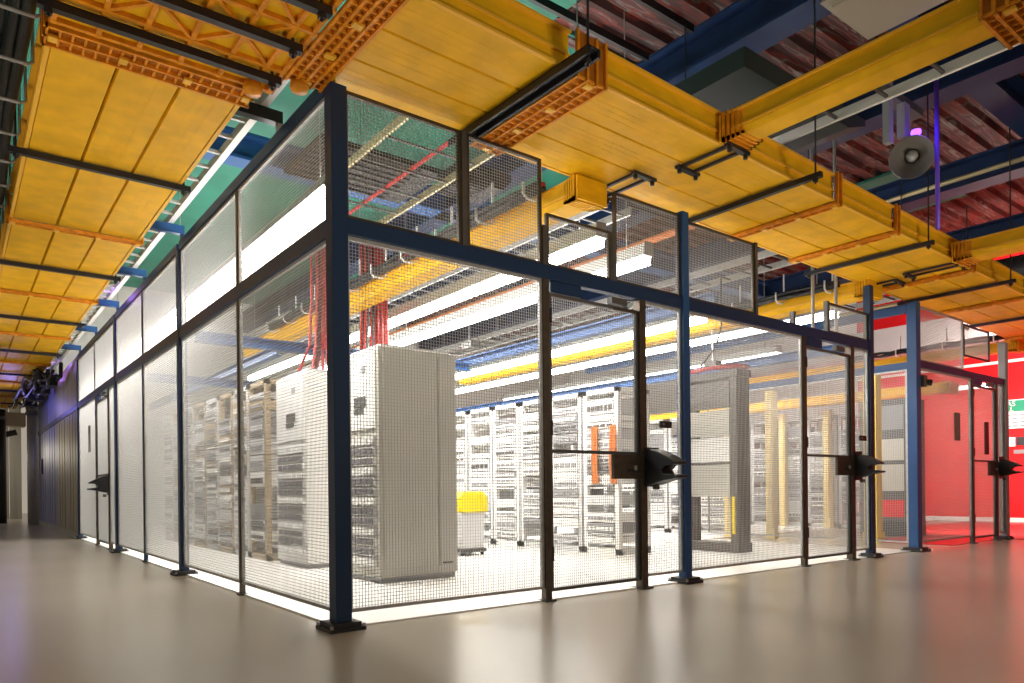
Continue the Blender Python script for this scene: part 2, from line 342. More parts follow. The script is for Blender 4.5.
def shroud(ax, a, off, z, lab, sc_=1.):
    # black jaw-shaped cover standing out from the latch post
    w = .075 * sc_
    prof = [(0, .15), (.05, .15), (.13, .125), (.22, .085), (.31, .035), (.315, .015), (.22, .01), (.20, .0), (.165, -.03), (.19, -.058), (.33, -.075), (.33, -.095), (.2, -.115), (.06, -.15), (0, -.15)]
    prof = [(o * sc_, h * sc_) for o, h in prof]
    t = thing('lock_hood', (a, off, z) if ax == 'x' else (off, a, z), lab, 'lock hood', 'black lock hoods')
    pts = [(off - o, z + h) for o, h in prof]
    mb = MB(); mb.prism(pts, 'x' if ax == 'x' else 'y', a - w, a + w); part('hood', mb, 'black', t, bevel=.006)
    mb = MB()
    if ax == 'x': mb.box(a - w * 1.15, a + w * 1.15, off - .012, off + .0, z - .165, z + .165)
    else: mb.box(off - .012, off, a - w * 1.15, a + w * 1.15, z - .165, z + .165)
    part('back_plate', mb, 'strut', t)
    mb = MB()
    if ax == 'x': mb.box(a - .02, a + .02, off - .07, off - .03, z - .19, z - .15)
    else: mb.box(off - .07, off - .03, a - .02, a + .02, z - .19, z - .15)
    part('knob', mb, 'dgrey', t)
door('x', 1.695, 2.672, 1, 'nearest mesh door of the long wall with a bronze lock plate', 'near')
door('x', 5.256, 6.168, 1, 'second mesh door of the long wall, beside the navy end post', 'second', mz=1.16)
door('x', 9.66, 10.485, 1, 'mesh door of the red-lit cage', 'far', zt=2.27, mz=1.17)
door('y', 9.32, 8.172, 1, 'narrow-looking mesh door on the corridor side', 'left')
shroud('x', 2.80, -.04, 1.02, 'black jaw-shaped lock hood on the nearest mesh door')
shroud('x', 6.30, -.04, 1.07, 'black jaw-shaped lock hood on the second door of the long wall', .85)
shroud('x', 10.62, -.035, 1.09, 'black jaw-shaped lock hood on the red-lit cage door', .85)
shroud('y', 8.14, -.03, .98, 'black jaw-shaped lock hood on the corridor door', .82)
# exit reader and small plates
solo('door_notice', MB().box(-.03, -.014, 9.95, 10.1, 1.55, 2.0), 'bronze', (-.02, 10.0, 1.55), 'slim brown plate on the corridor mesh beside the door', 'plate')
solo('cage_sign', MB().box(9.0, 9.17, -.03, -.014, 1.45, 1.83), 'greybrown', (9.1, -.02, 1.45), 'grey rectangular plate on the red-lit mesh panel', 'plate')
solo('door_pull', MB().box(10.05, 10.17, -.035, -.016, 1.28, 1.75), 'black', (10.1, -.02, 1.28), 'tall black plate on the red-lit cage door', 'plate')
t = thing('card_reader', (2.99, 0, 1.37), 'small black card reader on the narrow mesh beside the nearest door', 'card reader')
part('case', MB().box(2.93, 3.07, -.04, -.014, 1.36, 1.42), 'black', t, bevel=.005); part('lens', MB().box(2.95, 2.97, -.045, -.04, 1.38, 1.4), 'grey', t)
t = thing('card_reader', (6.43, 0, 1.37), 'small black card reader beside the second door latch', 'card reader')
part('case', MB().box(6.37, 6.51, -.04, -.014, 1.36, 1.42), 'black', t, bevel=.005); part('lens', MB().box(6.39, 6.41, -.045, -.04, 1.38, 1.4), 'grey', t)
t = thing('camera_dome', (7.97, -.1, 2.2), 'small black camera on the bright blue post', 'camera')
part('mount', MB().box(7.9, 8.0, -.09, -.03, 2.1, 2.24), 'dgrey', t); part('lens', MB().tube([(8.0, -.06, 2.16), (8.05, -.12, 2.15)], .04, 10), 'black', t)

# ------------------------------------------------------------------ solid wall panels beyond the mesh (corridor side)
for i, (a0, a1, m, lab) in enumerate(((11.46, 13.1, 'panelbrown', 'brown solid cage panel, first beyond the mesh'), (13.12, 14.9, 'panelbrown', 'brown solid cage panel, second beyond the mesh'),
                                      (14.92, 17.0, 'panelbluelit', 'blue-lit blue-grey solid cage panel, third beyond the mesh'), (17.02, 19.3, 'panelbluelit', 'blue-lit blue-grey solid cage panel with a black handle at the end'))):
    t = thing('solid_panel', (0, (a0 + a1) / 2, .1), lab, 'panel', 'solid corridor panels')
    part('sheet', MB().box(-.012, .012, a0, a1, .12, TOP + .1), m, t)
    part('rib', MB().box(-.03, -.012, a0, a1, RAIL0, RAIL1), 'navy', t)
    for k in range(1, 4): part('seam', MB().box(-.018, -.012, a0 + (a1 - a0) * k / 4 - .01, a0 + (a1 - a0) * k / 4 + .01, .12, RAIL0), m, t)
    part('sill', MB().box(-.03, .03, a0, a1, 0, .12), 'rawwall', t)
    if i == 3: part('handle', MB().box(-.05, -.018, 18.2, 18.3, 1.35, 1.75), 'black', t)
for y, x, r, lab in ((19.6, -.1, .16, 'shiny grey column at the end of the corridor panels'), (21.5, -.75, .12, 'black column standing in the corridor end')):
    t = thing('column', (x, y, 0), lab, 'column'); part('shaft', MB().tube([(x, y, 0), (x, y, 3.3)], r, 16), 'galv' if r > .13 else 'black', t, smooth=True)
    part('collar', MB().tube([(x, y, 3.0), (x, y, 3.1)], r + .03, 16), 'dgrey', t)
solo('cable_bundle', MB().tube([(-3, 23, 2.3), (-2, 23, 2.35), (-1.2, 22.9, 2.5), (-.3, 22.8, 2.75)], .09, 10), 'blackcable', (-1.5, 23, 2.3), 'thick black cable sagging across the corridor end', 'cable', smooth=True)
solo('duct', MB().box(-4, -.1, 22.2, 22.9, 2.9, 3.3), 'brownrack', (-2, 22.5, 2.9), 'ochre duct crossing the corridor end below the troughs', 'duct')

# ------------------------------------------------------------------ yellow cable troughs
LANE = .347
def lane_profile(u0, w, zb, h, first, last):
    t = .012; p = []
    hl = h if first else .19; hr = h if last else .19
    p = [(u0, zb + hl), (u0, zb + .03), (u0 + .008, zb), (u0 + w - .008, zb), (u0 + w, zb + .03), (u0 + w, zb + hr), (u0 + w - t, zb + hr), (u0 + w - t, zb + t), (u0 + t, zb + t), (u0 + t, zb + hl)]
    return p
RUN = []
def trough(ax, u0, a0, a1, zb, lanes, lab, h=.23, group='yellow cable troughs', out=None):
    """u0: low edge across, lanes of LANE width, running along ax from a0 to a1."""
    L = 'x' if ax == 'x' else 'y'; um = u0 + lanes * LANE / 2; mid = (a0 + a1) / 2
    t = thing('cable_trough', (mid, um, zb) if ax == 'x' else (um, mid, zb), lab, 'cable trough', group)
    if ax == 'x': RUN.append(t)
    for k in range(lanes):
        b0 = u0 + k * LANE + .0025; w = LANE - .005
        mb = MB().prism(lane_profile(b0, w, zb, h, k == 0, k == lanes - 1), L, a0, a1)
        ln = part('lane', mb, 'yellow', t)
        g = MB()
        for q in (.34, .5, .66):   # shallow mould ridges along the underside
            c = b0 + w * q
            ww = .003 if q != .5 else .006
            (g.box(a0, a1, c - ww, c + ww, zb - .0007, zb + .002) if ax == 'x' else g.box(c - ww, c + ww, a0, a1, zb - .0007, zb + .002))
        part('ridge', g, 'yellow', ln)
    # rolled lips along both outer edges
    for side, u in ((-1, u0), (1, u0 + lanes * LANE)):
        g = MB()
        def S(o0, o1, z0, z1):
            p0, p1 = sorted((u + side * o0, u + side * o1))
            g.box(a0, a1, p0, p1, z0, z1) if ax == 'x' else g.box(p0, p1, a0, a1, z0, z1)
        S(-.004, .022, zb - .004, zb + .012); S(-.002, .014, zb + .085, zb + .1); S(-.004, .03, zb + h - .014, zb + h)
        part('lip', g, 'yellow_lip', t)
    return t
def coupling(ax, u0, a, w, zb, lanes, lab, rows=2, h=.25):
    um = u0 + lanes * LANE / 2
    t = thing('trough_coupling', (a, um, zb - .02) if ax == 'x' else (um, a, zb - .02), lab, 'trough coupling', 'orange couplings of the yellow troughs')
    if ax == 'x': RUN.append(t)
    def B(mb, p0, p1, q0, q1, z0, z1): return mb.box(p0, p1, q0, q1, z0, z1) if ax == 'x' else mb.box(q0, q1, p0, p1, z0, z1)
    U0, U1 = u0 - .03, u0 + lanes * LANE + .03
    z = zb - .006
    mb = MB(); B(mb, a - w / 2, a + w / 2, U0 + .005, U1 - .005, z - .012, z); B(mb, a - w / 2, a + w / 2, U0, U0 + .012, z - .012, zb + h); B(mb, a - w / 2, a + w / 2, U1 - .012, U1, z - .012, zb + h)
    part('sleeve', mb, 'brown_plate' if rows > 1 else 'orange', t)
    mb = MB()
    for k in range(rows + 1):
        p = a - w / 2 + w * k / rows; B(mb, p - .009, p + .009, U0 - .012, U1 + .012, z - .034, z - .012)
        for U, s in ((U0, -1), (U1, 1)):
            q = sorted((U, U + s * .02)); B(mb, p - .009, p + .009, q[0], q[1], z - .034, zb + h)
    n = lanes * (6 if rows > 1 else 4)
    for k in range(n + 1):
        u = U0 + (U1 - U0) * k / n; B(mb, a - w / 2, a + w / 2, u - .006, u + .006, z - .028, z - .012)
    part('rib_grid', mb, 'orange', t)
    for k in range(lanes + 1):
        u = u0 + k * LANE
        part('clip', B(MB(), a - .03, a + .03, u - .022, u + .022, z - .044, z - .03), 'yellow_lip', t)
ZT = 3.385
RU = -.941      # right-wall run spans y RU .. RU+3*LANE
LU = -1.425     # corridor run spans x LU .. LU+3*LANE
# long wall run (along x)
rx = [-.15, 1.2, 4.28, 5.42, 7.35, 9.2, 12.0, 16.3]
rl = ['yellow cable trough beside the corner fitting, above the nearest mesh panel', 'yellow cable trough over the nearest door, both branches leaving it', 'short yellow cable trough between the two thin orange couplings',
      'yellow cable trough above the second door of the long wall', 'yellow cable trough above the bright blue post', 'yellow cable trough above the red-lit cage door', 'yellow cable trough ending at the red wall']
for i in range(7):
    g0 = .09 if i == 0 else .12 if i == 1 else .03; g1 = .12 if i == 0 else .03
    trough('x', RU, rx[i] + g0, rx[i + 1] - g1, ZT, 3, rl[i])
coupling('x', RU, -.14, .22, ZT, 3, 'ribbed orange collar joining the corner fitting to the long wall trough', 4)
coupling('x', RU, 1.24, .24, ZT, 3, 'wide ribbed orange coupling beside the thick black double strut', 3)
for x, lab in ((4.28, 'thin orange coupling after the first strut past the blue post'), (5.42, 'thin orange coupling just before the strut over the second door'),
               (7.35, 'thin orange coupling near the second bracket pair'), (9.2, 'thin orange coupling above the red-lit cage'), (12.0, 'thin orange coupling near the red wall')):
    coupling('x', RU, x, .07, ZT, 3, lab, 1)
# corridor run (along y)
ly = [.5, 3.9, 6.75, 9.6, 12.6, 15.6, 18.6, 22.0]
ll = ['yellow corridor trough nearest the corner fitting', 'yellow corridor trough, second from the corner fitting', 'yellow corridor trough, third from the corner fitting', 'yellow corridor trough, fourth from the corner fitting',
      'yellow corridor trough, fifth from the corner fitting', 'yellow corridor trough, sixth from the corner fitting', 'yellow corridor trough farthest down the corridor']
for i in range(7): trough('y', LU, ly[i] + (.1 if i == 0 else .03), ly[i + 1] - .03, ZT, 3, ll[i])
coupling('y', LU, .5, .2, ZT, 3, 'ribbed orange collar joining the corner fitting to the corridor trough', 2)
for i, y in enumerate(ly[1:-1]): coupling('y', LU, y, .07, ZT, 3, 'thin orange coupling across the corridor trough, %s from the corner fitting' % ('first', 'second', 'third', 'fourth', 'fifth', 'sixth')[i], 1)
# corner fitting
t = thing('trough_corner_fitting', (-.8, -.4, ZT), 'large ochre corner fitting with lattice ribs joining both yellow troughs', 'trough fitting')
X0, X1, Y0, Y1 = LU - .02, -.265, -1.9, .385
part('base', MB().box(X0, X1, Y0, Y1, ZT, ZT + .012), 'yellow', t)
mb = MB().box(X0 - .012, X0, Y0, Y1, ZT - .02, ZT + .24).box(X1, X1 + .012, RU + 3 * LANE, Y1, ZT - .02, ZT + .24)
part('side_wall', mb, 'brown_plate', t)
mb = MB(); zr = ZT - .011
for x in (X0 + .01, X0 + .22, X0 + .42, X0 + .64, X0 + .86, X0 + 1.06, X1 - .02): mb.bar((x, Y0, zr), (x, Y1, zr), .026, .026)
for y in (-1.8, -1.55, -1.3, -1.06, -.85, -.6, -.36, -.12, .1, .36): mb.bar((X0, y, zr), (X1, y, zr), .03, .03)
for xa, xb in ((X0 + .22, X0 + .64), (X0 + .64, X0 + 1.06)):
    for ya, yb in ((-.85, -.36), (-.36, .1), (-1.55, -1.06)):
        mb.bar((xa, ya, zr), (xb, yb, zr), .022, .022); mb.bar((xa, yb, zr), (xb, ya, zr), .022, .022)
part('lattice', mb, 'orange', t)
part('end_boss', MB().lathe([(0, 0), (.05, .005), (.06, .03), (.05, .07), (0, .075)], (X1 + .09, .13, ZT - .09), (0, 0, 1), 16), 'orange', t, smooth=True)
part('end_boss', MB().lathe([(0, 0), (.05, .005), (.06, .03), (.05, .07), (0, .075)], (X1 - .13, .33, ZT - .09), (0, 0, 1), 16), 'orange', t, smooth=True)
# branches
def branch(x0, y0, y1, zb, lab, endy, h=.17, w=.27):
    tr = thing('branch_trough', (x0 + w / 2, (y0 + y1) / 2, zb), lab, 'cable trough', 'single yellow branch troughs')
    tt = .01
    prof = [(x0, zb + h), (x0, zb + .04), (x0 + .03, zb), (x0 + w - .03, zb), (x0 + w, zb + .04), (x0 + w, zb + h), (x0 + w - tt, zb + h), (x0 + w - tt, zb + .045), (x0 + w - .035, zb + tt), (x0 + .035, zb + tt), (x0 + tt, zb + .045), (x0 + tt, zb + h)]
    part('channel', MB().prism(prof, 'y', y0, y1), 'yellow', tr)
    mb = MB()
    for xx, s in ((x0, -1), (x0 + w, 1)):
        q = sorted((xx, xx + s * .02)); mb.box(q[0], q[1], y0, y1, zb + h - .014, zb + h); q = sorted((xx, xx + s * .01)); mb.box(q[0], q[1], y0, y1, zb + .05, zb + .062)
    part('lip', mb, 'yellow_lip', tr)
    mb = MB()
    s = 1 if (y1 > y0) == (abs(endy - y0) < abs(endy - y1)) else -1
    for k in range(5):     # ribbed flared mouth at the main run
        yy = endy + (.03 + k * .035) * (1 if abs(endy - y0) < abs(endy - y1) else -1); g = .008 + .007 * (4 - k)
        mb.box(x0 - g, x0 + w + g, yy - .008, yy + .008, zb - g * .7, zb + .01).box(x0 - g, x0 - g + .02, yy - .008, yy + .008, zb - g * .7, zb + h + .01).box(x0 + w + g - .02, x0 + w + g, yy - .008, yy + .008, zb - g * .7, zb + h + .01)
    part('mouth', mb, 'yellow' if y1 > 1 else 'orange', tr)
    ey = endy - .004 if y1 > 1 else endy + .004
    part('end_wall', MB().box(x0 - .03, x0 + w + .03, min(ey, endy) - .01, max(ey, endy), zb - .02, zb + h), 'yellow', tr)
ZB = 3.36
branch(2.09, .06, 8.5, 3.17, 'near yellow branch trough running over the rail into the cage', .06)
branch(6.84, .08, 9.0, 3.14, 'far yellow branch trough beside the navy end post running into the cage', .08, .19, .29)
branch(2.57, -4.2, -.95, 3.36, 'big yellow branch trough crossing the upper part toward the viewer', -.95, .18, .23)
branch(6.75, -4.2, -.88, 3.28, 'far yellow branch trough leaving toward the viewer near the horn speaker', -.88, .18, .3)
branch(12.3, .25, 6, 3.1, 'yellow branch trough above the grey end post of the red-lit cage', .25)
coupling('y', 2.51, -2.78, .25, 3.36, 1, 'ribbed coupling on the big branch trough at the upper edge', 4, h=.24)
# brackets clamping the branches
def bracket(x, y0, y1, z, lab):
    t = thing('trough_bracket', (x, (y0 + y1) / 2, z), lab, 'bracket', 'black bracket pairs under the troughs')
    RUN.append(t)
    for dx in (-.075, .075):
        part('bar', MB().box(x + dx - .012, x + dx + .012, y0, y1, z - .03, z - .008), 'strut', t)
    for y in (y0, y1):
        part('cross_strut', MB().box(x - .13, x + .13, y - .022, y + .022, z - .045, z - .02), 'black', t)
        for dx in (-.1, .1): part('nut', MB().tube([(x + dx, y, z - .075), (x + dx, y, z - .045)], .018, 6), 'black', t)
bracket(2.5, .2, -.3, ZT - .004, 'black bracket pair at the mouth of the near inner branch trough')
bracket(2.69, -1.03, -.58, ZT - .004, 'black bracket pair at the mouth of the big upper branch trough')
bracket(7.1, .25, -.27, ZT - .004, 'black bracket pair at the mouth of the far inner branch trough')
bracket(6.95, -.98, -.45, ZT - .004, 'black bracket pair under the trough beside the far outer branch')
# hanger struts
def strut(ax, a, u0, u1, lab, w=.045, h=.045, rods=True, z=None, dbl=False):
    z1 = (z or ZT) - (.028 if ax == 'y' and a < .4 else .013)
    t = thing('hanger_strut', (a, (u0 + u1) / 2, z1 - h) if ax == 'x' else ((u0 + u1) / 2, a, z1 - h), lab, 'strut', 'black hanger struts under the troughs')
    if ax == 'x': RUN.append(t)
    mb = MB()
    def B(p0, p1, q0, q1, c0, c1): mb.box(p0, p1, q0, q1, c0, c1) if ax == 'x' else mb.box(q0, q1, p0, p1, c0, c1)
    if dbl:
        B(a - w / 2, a - w / 2 + .02, u0, u1, z1 - h, z1); B(a + w / 2 - .02, a + w / 2, u0, u1, z1 - h, z1); B(a - w / 2, a + w / 2, u0, u1, z1 - .012, z1)
    else: B(a - w / 2, a + w / 2, u0, u1, z1 - h, z1)
    part('channel', mb, 'strut', t)
    for u in (u0 + .05, u1 - .05):
        P = (a, u) if ax == 'x' else (u, a)
        part('rod', MB().tube([(P[0], P[1], z1 - h - .04), (P[0], P[1], 5.2)], .008, 6), 'strut', t)
        part('nut', MB().tube([(P[0], P[1], z1 - h - .025), (P[0], P[1], z1 - h)], .022, 6), 'black', t)
for x, u0, u1, w, d, lab in ((1.02, -1.22, .2, .1, True, 'thick black double strut crossing under the trough near the corner post'), (3.57, -1.2, .17, .045, False, 'black strut under the trough just past the blue post'),
                  (5.95, -1.1, .28, .045, False, 'black strut under the trough over the second door'), (8.15, -1.15, .2, .045, False, 'black strut under the trough above the bright blue post'),
                  (10.4, -1.1, .2, .045, False, 'black strut under the trough above the red-lit cage door'), (12.8, -1.1, .2, .045, False, 'black strut under the trough nearest the red wall')):
    strut('x', x, u0, u1, lab, w, .05 if d else .042, dbl=d)
for i, y in enumerate((.17, 2.2, 5.35, 8.25, 11.2, 14.2, 17.2, 20.2)):
    if i == 0: strut('y', .17, LU - .1, -.28, 'black strut crossing the corner fitting beside the orange collar')
    else: strut('y', y, LU - .12, -.3, 'black strut under the corridor trough, %s from the corner fitting' % ('', 'first', 'second', 'third', 'fourth', 'fifth', 'sixth', 'seventh')[i])
strut('y', -.22, LU - .1, -.3, 'black strut across the middle of the corner fitting')
strut('y', -.62, LU - .1, -.3, 'black strut at the top edge of the corner fitting')

YW, PT, PIV = math.radians(.9), math.radians(.6), Vector((0, -.42, ZT))
RM = Matrix.Rotation(YW, 3, 'Z') @ Matrix.Rotation(PT, 3, 'Y')
for t in RUN:     # the long run leaves the corner fitting a touch off square and off level
    t.location = PIV + RM @ (Vector(t.location) - PIV); t.rotation_euler = RM.to_euler()
# white ladder tray along corridor, blue outriggers
t = thing('ladder_tray', (-.2, 6, 3.6), 'white ladder tray running above the corridor mesh beside the yellow trough', 'ladder tray')
for x in (-.345, -.1): part('side_rail', MB().box(x - .026, x + .026, .2, 19, 3.59, 3.66), 'ladderwhite', t)
for k in range(58):
    y = .35 + k * .32; part('rung', MB().box(-.33, -.115, y - .014, y + .014, 3.60, 3.625), 'ladderwhite', t)
for i, y in enumerate((1.0, 3.8, 5.65, 7.48, 9.45, 11.35)):
    w = ('nearest the corner post', 'at the first blue corridor post', 'at the thin middle upright', 'at the second blue corridor post', 'over the corridor door', 'at the first solid panel')[i]
    t = thing('tray_outrigger', (-.2, y, 3.45), 'arm holding the white ladder tray ' + w, 'bracket', 'outriggers under the ladder tray')
    part('arm', MB().box(-.42, .03, y - .035, y + .035, 3.50, 3.585), 'black' if i == 0 else 'blue', t)
    part('end_cap', MB().box(-.0, .035, y - .03, y + .03, 3.41, 3.50), 'galv' if i == 0 else 'navy', t)
for i, y in enumerate((6.9, 13.5, 15.5)):
    t = thing('indicator_lamp', (-.34, y, 3.55), 'small violet lamp under the ladder tray ' + ('by the second blue corridor post', 'above the brown panels', 'above the blue panels')[i], 'lamp', 'violet corridor lamps')
    part('lens', MB().lathe([(0, -.05), (.035, -.04), (.045, 0), (.03, .03), (0, .035)], (-.36, y, 3.52), (0, 0, -1), 12), 'bluelamp', t, smooth=True)
    part('socket', MB().tube([(-.36, y, 3.55), (-.36, y, 3.60)], .03, 8), 'dgrey', t)
t = thing('cable_clutter', (-.25, 16.5, 3.2), 'tangle of black cables under the ladder tray at the corridor end', 'cables')
for k in range(9):
    ph = k * 1.7; part('cable', MB().tube([(-.16 - .06 * k + .05 * math.sin(i * 1.3 + ph), 12.6 + i * .55, 3.42 - .05 * (k % 3) - .22 * abs(math.sin(i * .9 + ph))) for i in range(13)], .035, 6), 'blackcable', t, smooth=True)
for k in range(4): part('junction_box', MB().box(-.42, -.12, 13.6 + k * 1.5, 14.0 + k * 1.5, 3.1, 3.36), 'black', t)
# black cable ladder on the far side of the corridor trough
t = thing('cable_bundle', (-1.72, 6, 3.6), 'bundle of black cables along the outer side of the corridor trough', 'cables')
for k in range(5):
    part('cable', MB().tube([(-1.53 - .05 * k + .012 * math.sin(y * 2.1 + k), y, 3.55 + .05 * (k % 3) + .02 * math.sin(y * 1.3 + 2 * k)) for y in [i * .6 - .4 for i in range(36)]], .034, 7), 'blackcable', t, smooth=True)
for k in range(14):
    y = .55 + k * .55
    t = thing('cable_hook', (-1.62, y, 3.7), 'grey cable hook on the outer black bundle, number %s from the corner fitting' % ('one two three four five six seven eight nine ten eleven twelve thirteen fourteen'.split()[k]), 'hook', 'hooks carrying the outer black cables')
    part('hook', MB().tube([(-1.47, y, 3.98), (-1.47, y, 3.48), (-1.5, y, 3.46), (-1.75, y, 3.46), (-1.82, y, 3.5), (-1.82, y, 3.65)], .011, 6), 'galv', t)

# ------------------------------------------------------------------ hooks and black cables above the inner branches
def branch_cables(x, y0, y1, z, lab, hl, n, red=True):
    t = thing('cable_bundle', (x, (y0 + y1) / 2, z), lab, 'cables', 'cable bundles beside the branch troughs')
    for k in range(4):
        part('cable', MB().tube([(x + .05 * (k % 2) + .012 * math.sin(3 * i + k), y0 + (y1 - y0) * i / 14, z + .045 * (k // 2) + .012 * math.cos(2 * i + k)) for i in range(15)], .024, 7), 'redcable' if red and k == 3 else 'blackcable', t, smooth=True)
    for k in range(n):
        y = y0 + .12 + (y1 - y0 - .2) * k / max(1, n - 1)
        h = thing('cable_hook', (x, y, z + .1), hl % ('first second third fourth fifth sixth seventh eighth ninth tenth'.split()[k]), 'hook', 'white hooks along the branch troughs')
        part('hook', MB().tube([(x + .12, y, z + .34), (x + .12, y, z - .03), (x + .06, y, z - .06), (x - .03, y, z - .06), (x - .07, y, z - .03), (x - .07, y, z + .07)], .012, 6), 'white', h)
branch(11.5, 1.0, 10, 2.42, 'yellow trough over the far rack row, glowing in the gap between blue posts', 1.0, .17, .3)
branch_cables(1.96, .4, 6.8, 3.33, 'black and red cables lying along the near inner branch trough', 'white cable hook over the near inner branch trough, %s in the row', 10)
branch_cables(6.7, .4, 4.6, 3.3, 'black cables lying along the far inner branch trough', 'white cable hook over the far inner branch trough, %s in the row', 7, False)
branch_cables(12.1, .4, 3.0, 3.3, 'black cables beside the branch trough over the red-lit cage', 'white cable hook over the red-lit cage branch, %s in the row', 4, False)

# ------------------------------------------------------------------ upper ladder trays, ducts, blue grid
def ladder(x0, x1, y0, y1, z, m, lab, step=.3):
    t = thing('ladder_tray', ((x0 + x1) / 2, (y0 + y1) / 2, z), lab, 'ladder tray', 'ladder trays hung in the cage')
    for x in (x0, x1): part('side_rail', MB().box(x - .014, x + .014, y0, y1, z, z + .08), m, t)
    n = int((y1 - y0) / step)
    for k in range(n): part('rung', MB().box(x0 + .014, x1 - .014, y0 + .1 + k * step - .012, y0 + .1 + k * step + .012, z + .01, z + .03), 'dgrey', t)
ladder(1.4, 2.45, .8, 4.6, 4.2, 'zinc', 'zinc ladder tray high above the corner of the cage', .55)
solo('sprinkler_pipe', MB().tube([(2.0, .7, 4.25), (2.0, 6, 4.25)], .022, 8), 'redcable', (2, 3, 4.25), 'thin red pipe lying in the zinc ladder tray', 'pipe')
solo('sprinkler_pipe', MB().tube([(5.2, .3, 4.0), (5.2, 14, 4.0)], .045, 10), 'orangepipe', (5.2, 7, 4.0), 'orange pipe high in the cage behind the blue post', 'pipe')
ladder(3.25, 3.6, .9, 11, 3.62, 'galv', 'pale ladder tray between the first light rows inside the cage')
ladder(5.6, 6.1, .5, 12, 3.5, 'galv', 'pale ladder tray above the dark open rack')
ladder(8.8, 9.3, .8, 12, 3.6, 'galv', 'pale ladder tray beyond the far inner branch trough')
for i, (x0, x1, y0, y1, z0, z1, lab) in enumerate(((1.5, 3.2, 3.75, 4.9, 4.9, 4.97, 'dark slatted tray high above the corner of the cage'), (4.65, 6.2, .9, 2.0, 4.3, 4.9, 'dark tapering duct behind the upper mesh past the blue post'),
                                 (2.6, 3.3, 2.5, 3.0, 4.3, 4.5, 'dark duct box above the near inner branch trough'))):
    t = thing('duct', ((x0 + x1) / 2, (y0 + y1) / 2, z0), lab, 'duct', 'dark ducts near the ceiling')
    ch = min(.3, (z1 - z0) * .6); mb = MB().prism([(x0, z0), (x1 - ch, z0), (x1, z0 + ch), (x1, z1), (x0, z1)], 'y', y0, y1); part('casing', mb, 'dark_duct', t)
    for k in range(8):
        y = y0 + (y1 - y0) * (k + .5) / 8; part('stiffener', MB().box(x0, x1 - .32, y - .015, y + .015, z0 - .02, z0), 'dark_duct', t)
for x, y0, y1, z, lab in ((3.95, .15, 12, 2.6, 'pale blue steel beam crossing high behind the nearest door'), (7.35, .4, 12, 2.58, 'pale blue steel beam behind the second door'), (1.5, 5.2, 13, 2.62, 'blue steel beam above the first cabinet row')):
    mb = MB()
    for z0, z1, ww in ((z, z + .015, .12), (z + .015, z + .105, .02), (z + .105, z + .12, .12)): mb.box(x - ww / 2, x + ww / 2, y0, y1, z0, z1)
    solo('grid_beam', mb, 'blue', (x, y0, z), lab, 'beam', 'blue beams of the rack support grid')
for y, x0, x1, lab in ((4.25, .25, 3.88, 'blue cross beam behind the corridor mesh above the white cabinet'), (7.6, .25, 3.88, 'blue cross beam deeper behind the corridor mesh')):
    mb = MB()
    for z0, z1, ww in ((2.5, 2.515, .12), (2.515, 2.6, .02), (2.6, 2.615, .12)): mb.box(x0, x1, y - ww / 2, y + ww / 2, z0, z1)
    solo('grid_beam', mb, 'blue', (x0, y, 2.5), lab, 'beam', 'blue beams of the rack support grid')
for x in (2.86, 3.38): solo('ceiling_conduit', MB().tube([(x + 3.2, .35, 2.55), (x + 3.2, .35, 5.2)], .02, 8), 'galv', (x + 3.2, .35, 2.6), 'thin steel drop pipe behind the upper mesh, %s' % ('left of pair' if x < 3 else 'beside navy end post'), 'pipe')

# ------------------------------------------------------------------ fluorescent rows inside the cage
def area(x, y, z, sx, sy, power, col=(1, .95, .88), rot=(0, 0, 0)):
    d = bpy.data.lights.new('tube_and_uplight', 'AREA'); d.shape = 'RECTANGLE'; d.size = sx; d.size_y = sy; d.energy = power * .42; d.color = col
    o = bpy.data.objects.new('tube_and_uplight', d); COL.objects.link(o); o.location = (x, y, z); o.rotation_euler = rot; return o
def light_row(x, y0, y1, z, w, lab, power, dz=.04, up=0):
    t = thing('fluorescent_light', (x, (y0 + y1) / 2, z), lab, 'light', 'fluorescent rows inside the cage')
    part('reflector', MB().prism([(x - w / 2, z + .05), (x - .06, z + .16), (x + .06, z + .16), (x + w / 2, z + .05), (x + w / 2, z + .06), (x + .06, z + .175), (x - .06, z + .175), (x - w / 2, z + .06)], 'y', y0, y1), 'white', t)
    for yy in (y0 - .012, y1): part('end_plate', MB().prism([(x - w / 2, z + .05), (x - .06, z + .19), (x + .06, z + .19), (x + w / 2, z + .05)], 'y', yy, yy + .012), 'grey', t)
    part('diffuser', MB().prism([(x - w * .42, z + .045), (x - w * .42, z - dz * .7), (x - w * .25, z - dz), (x + w * .25, z - dz), (x + w * .42, z - dz * .7), (x + w * .42, z + .045)], 'y', y0 + .02, y1 - .02), 'tube', t)
    for yy in (y0 + .3, (y0 + y1) / 2, y1 - .3): part('rod', MB().tube([(x, yy, z + .17), (x, yy, 5.95)], .006, 6), 'galv', t)
    area(x, (y0 + y1) / 2, z - dz - .02, w, y1 - y0, power)
    if up: area(x, (y0 + y1) / 2, z + .2, w, y1 - y0, up, rot=(math.pi, 0, 0))  # added unseen up-facing lamp brightening the ceiling over the row
light_row(.54, 1.2, 11, 3.19, .22, 'big glowing light row behind the upper corridor mesh', 560, .2, 200)
light_row(3.02, .75, 11, 3.18, .14, 'glowing light row over the nearest door', 480, .04, 120)
light_row(3.85, .9, 11, 3.2, .14, 'glowing light row before the blue post, second from the near branch', 420, .04, 120)
light_row(6.5, 2.2, 12, 3.2, .2, 'glowing light row above the dark open rack', 420, .04)
light_row(8.2, 1.2, 12, 3.3, .2, 'glowing light row near the navy end post', 420)
light_row(10.4, 3.5, 12, 3.3, .2, 'glowing light row deepest at the far racks', 420)

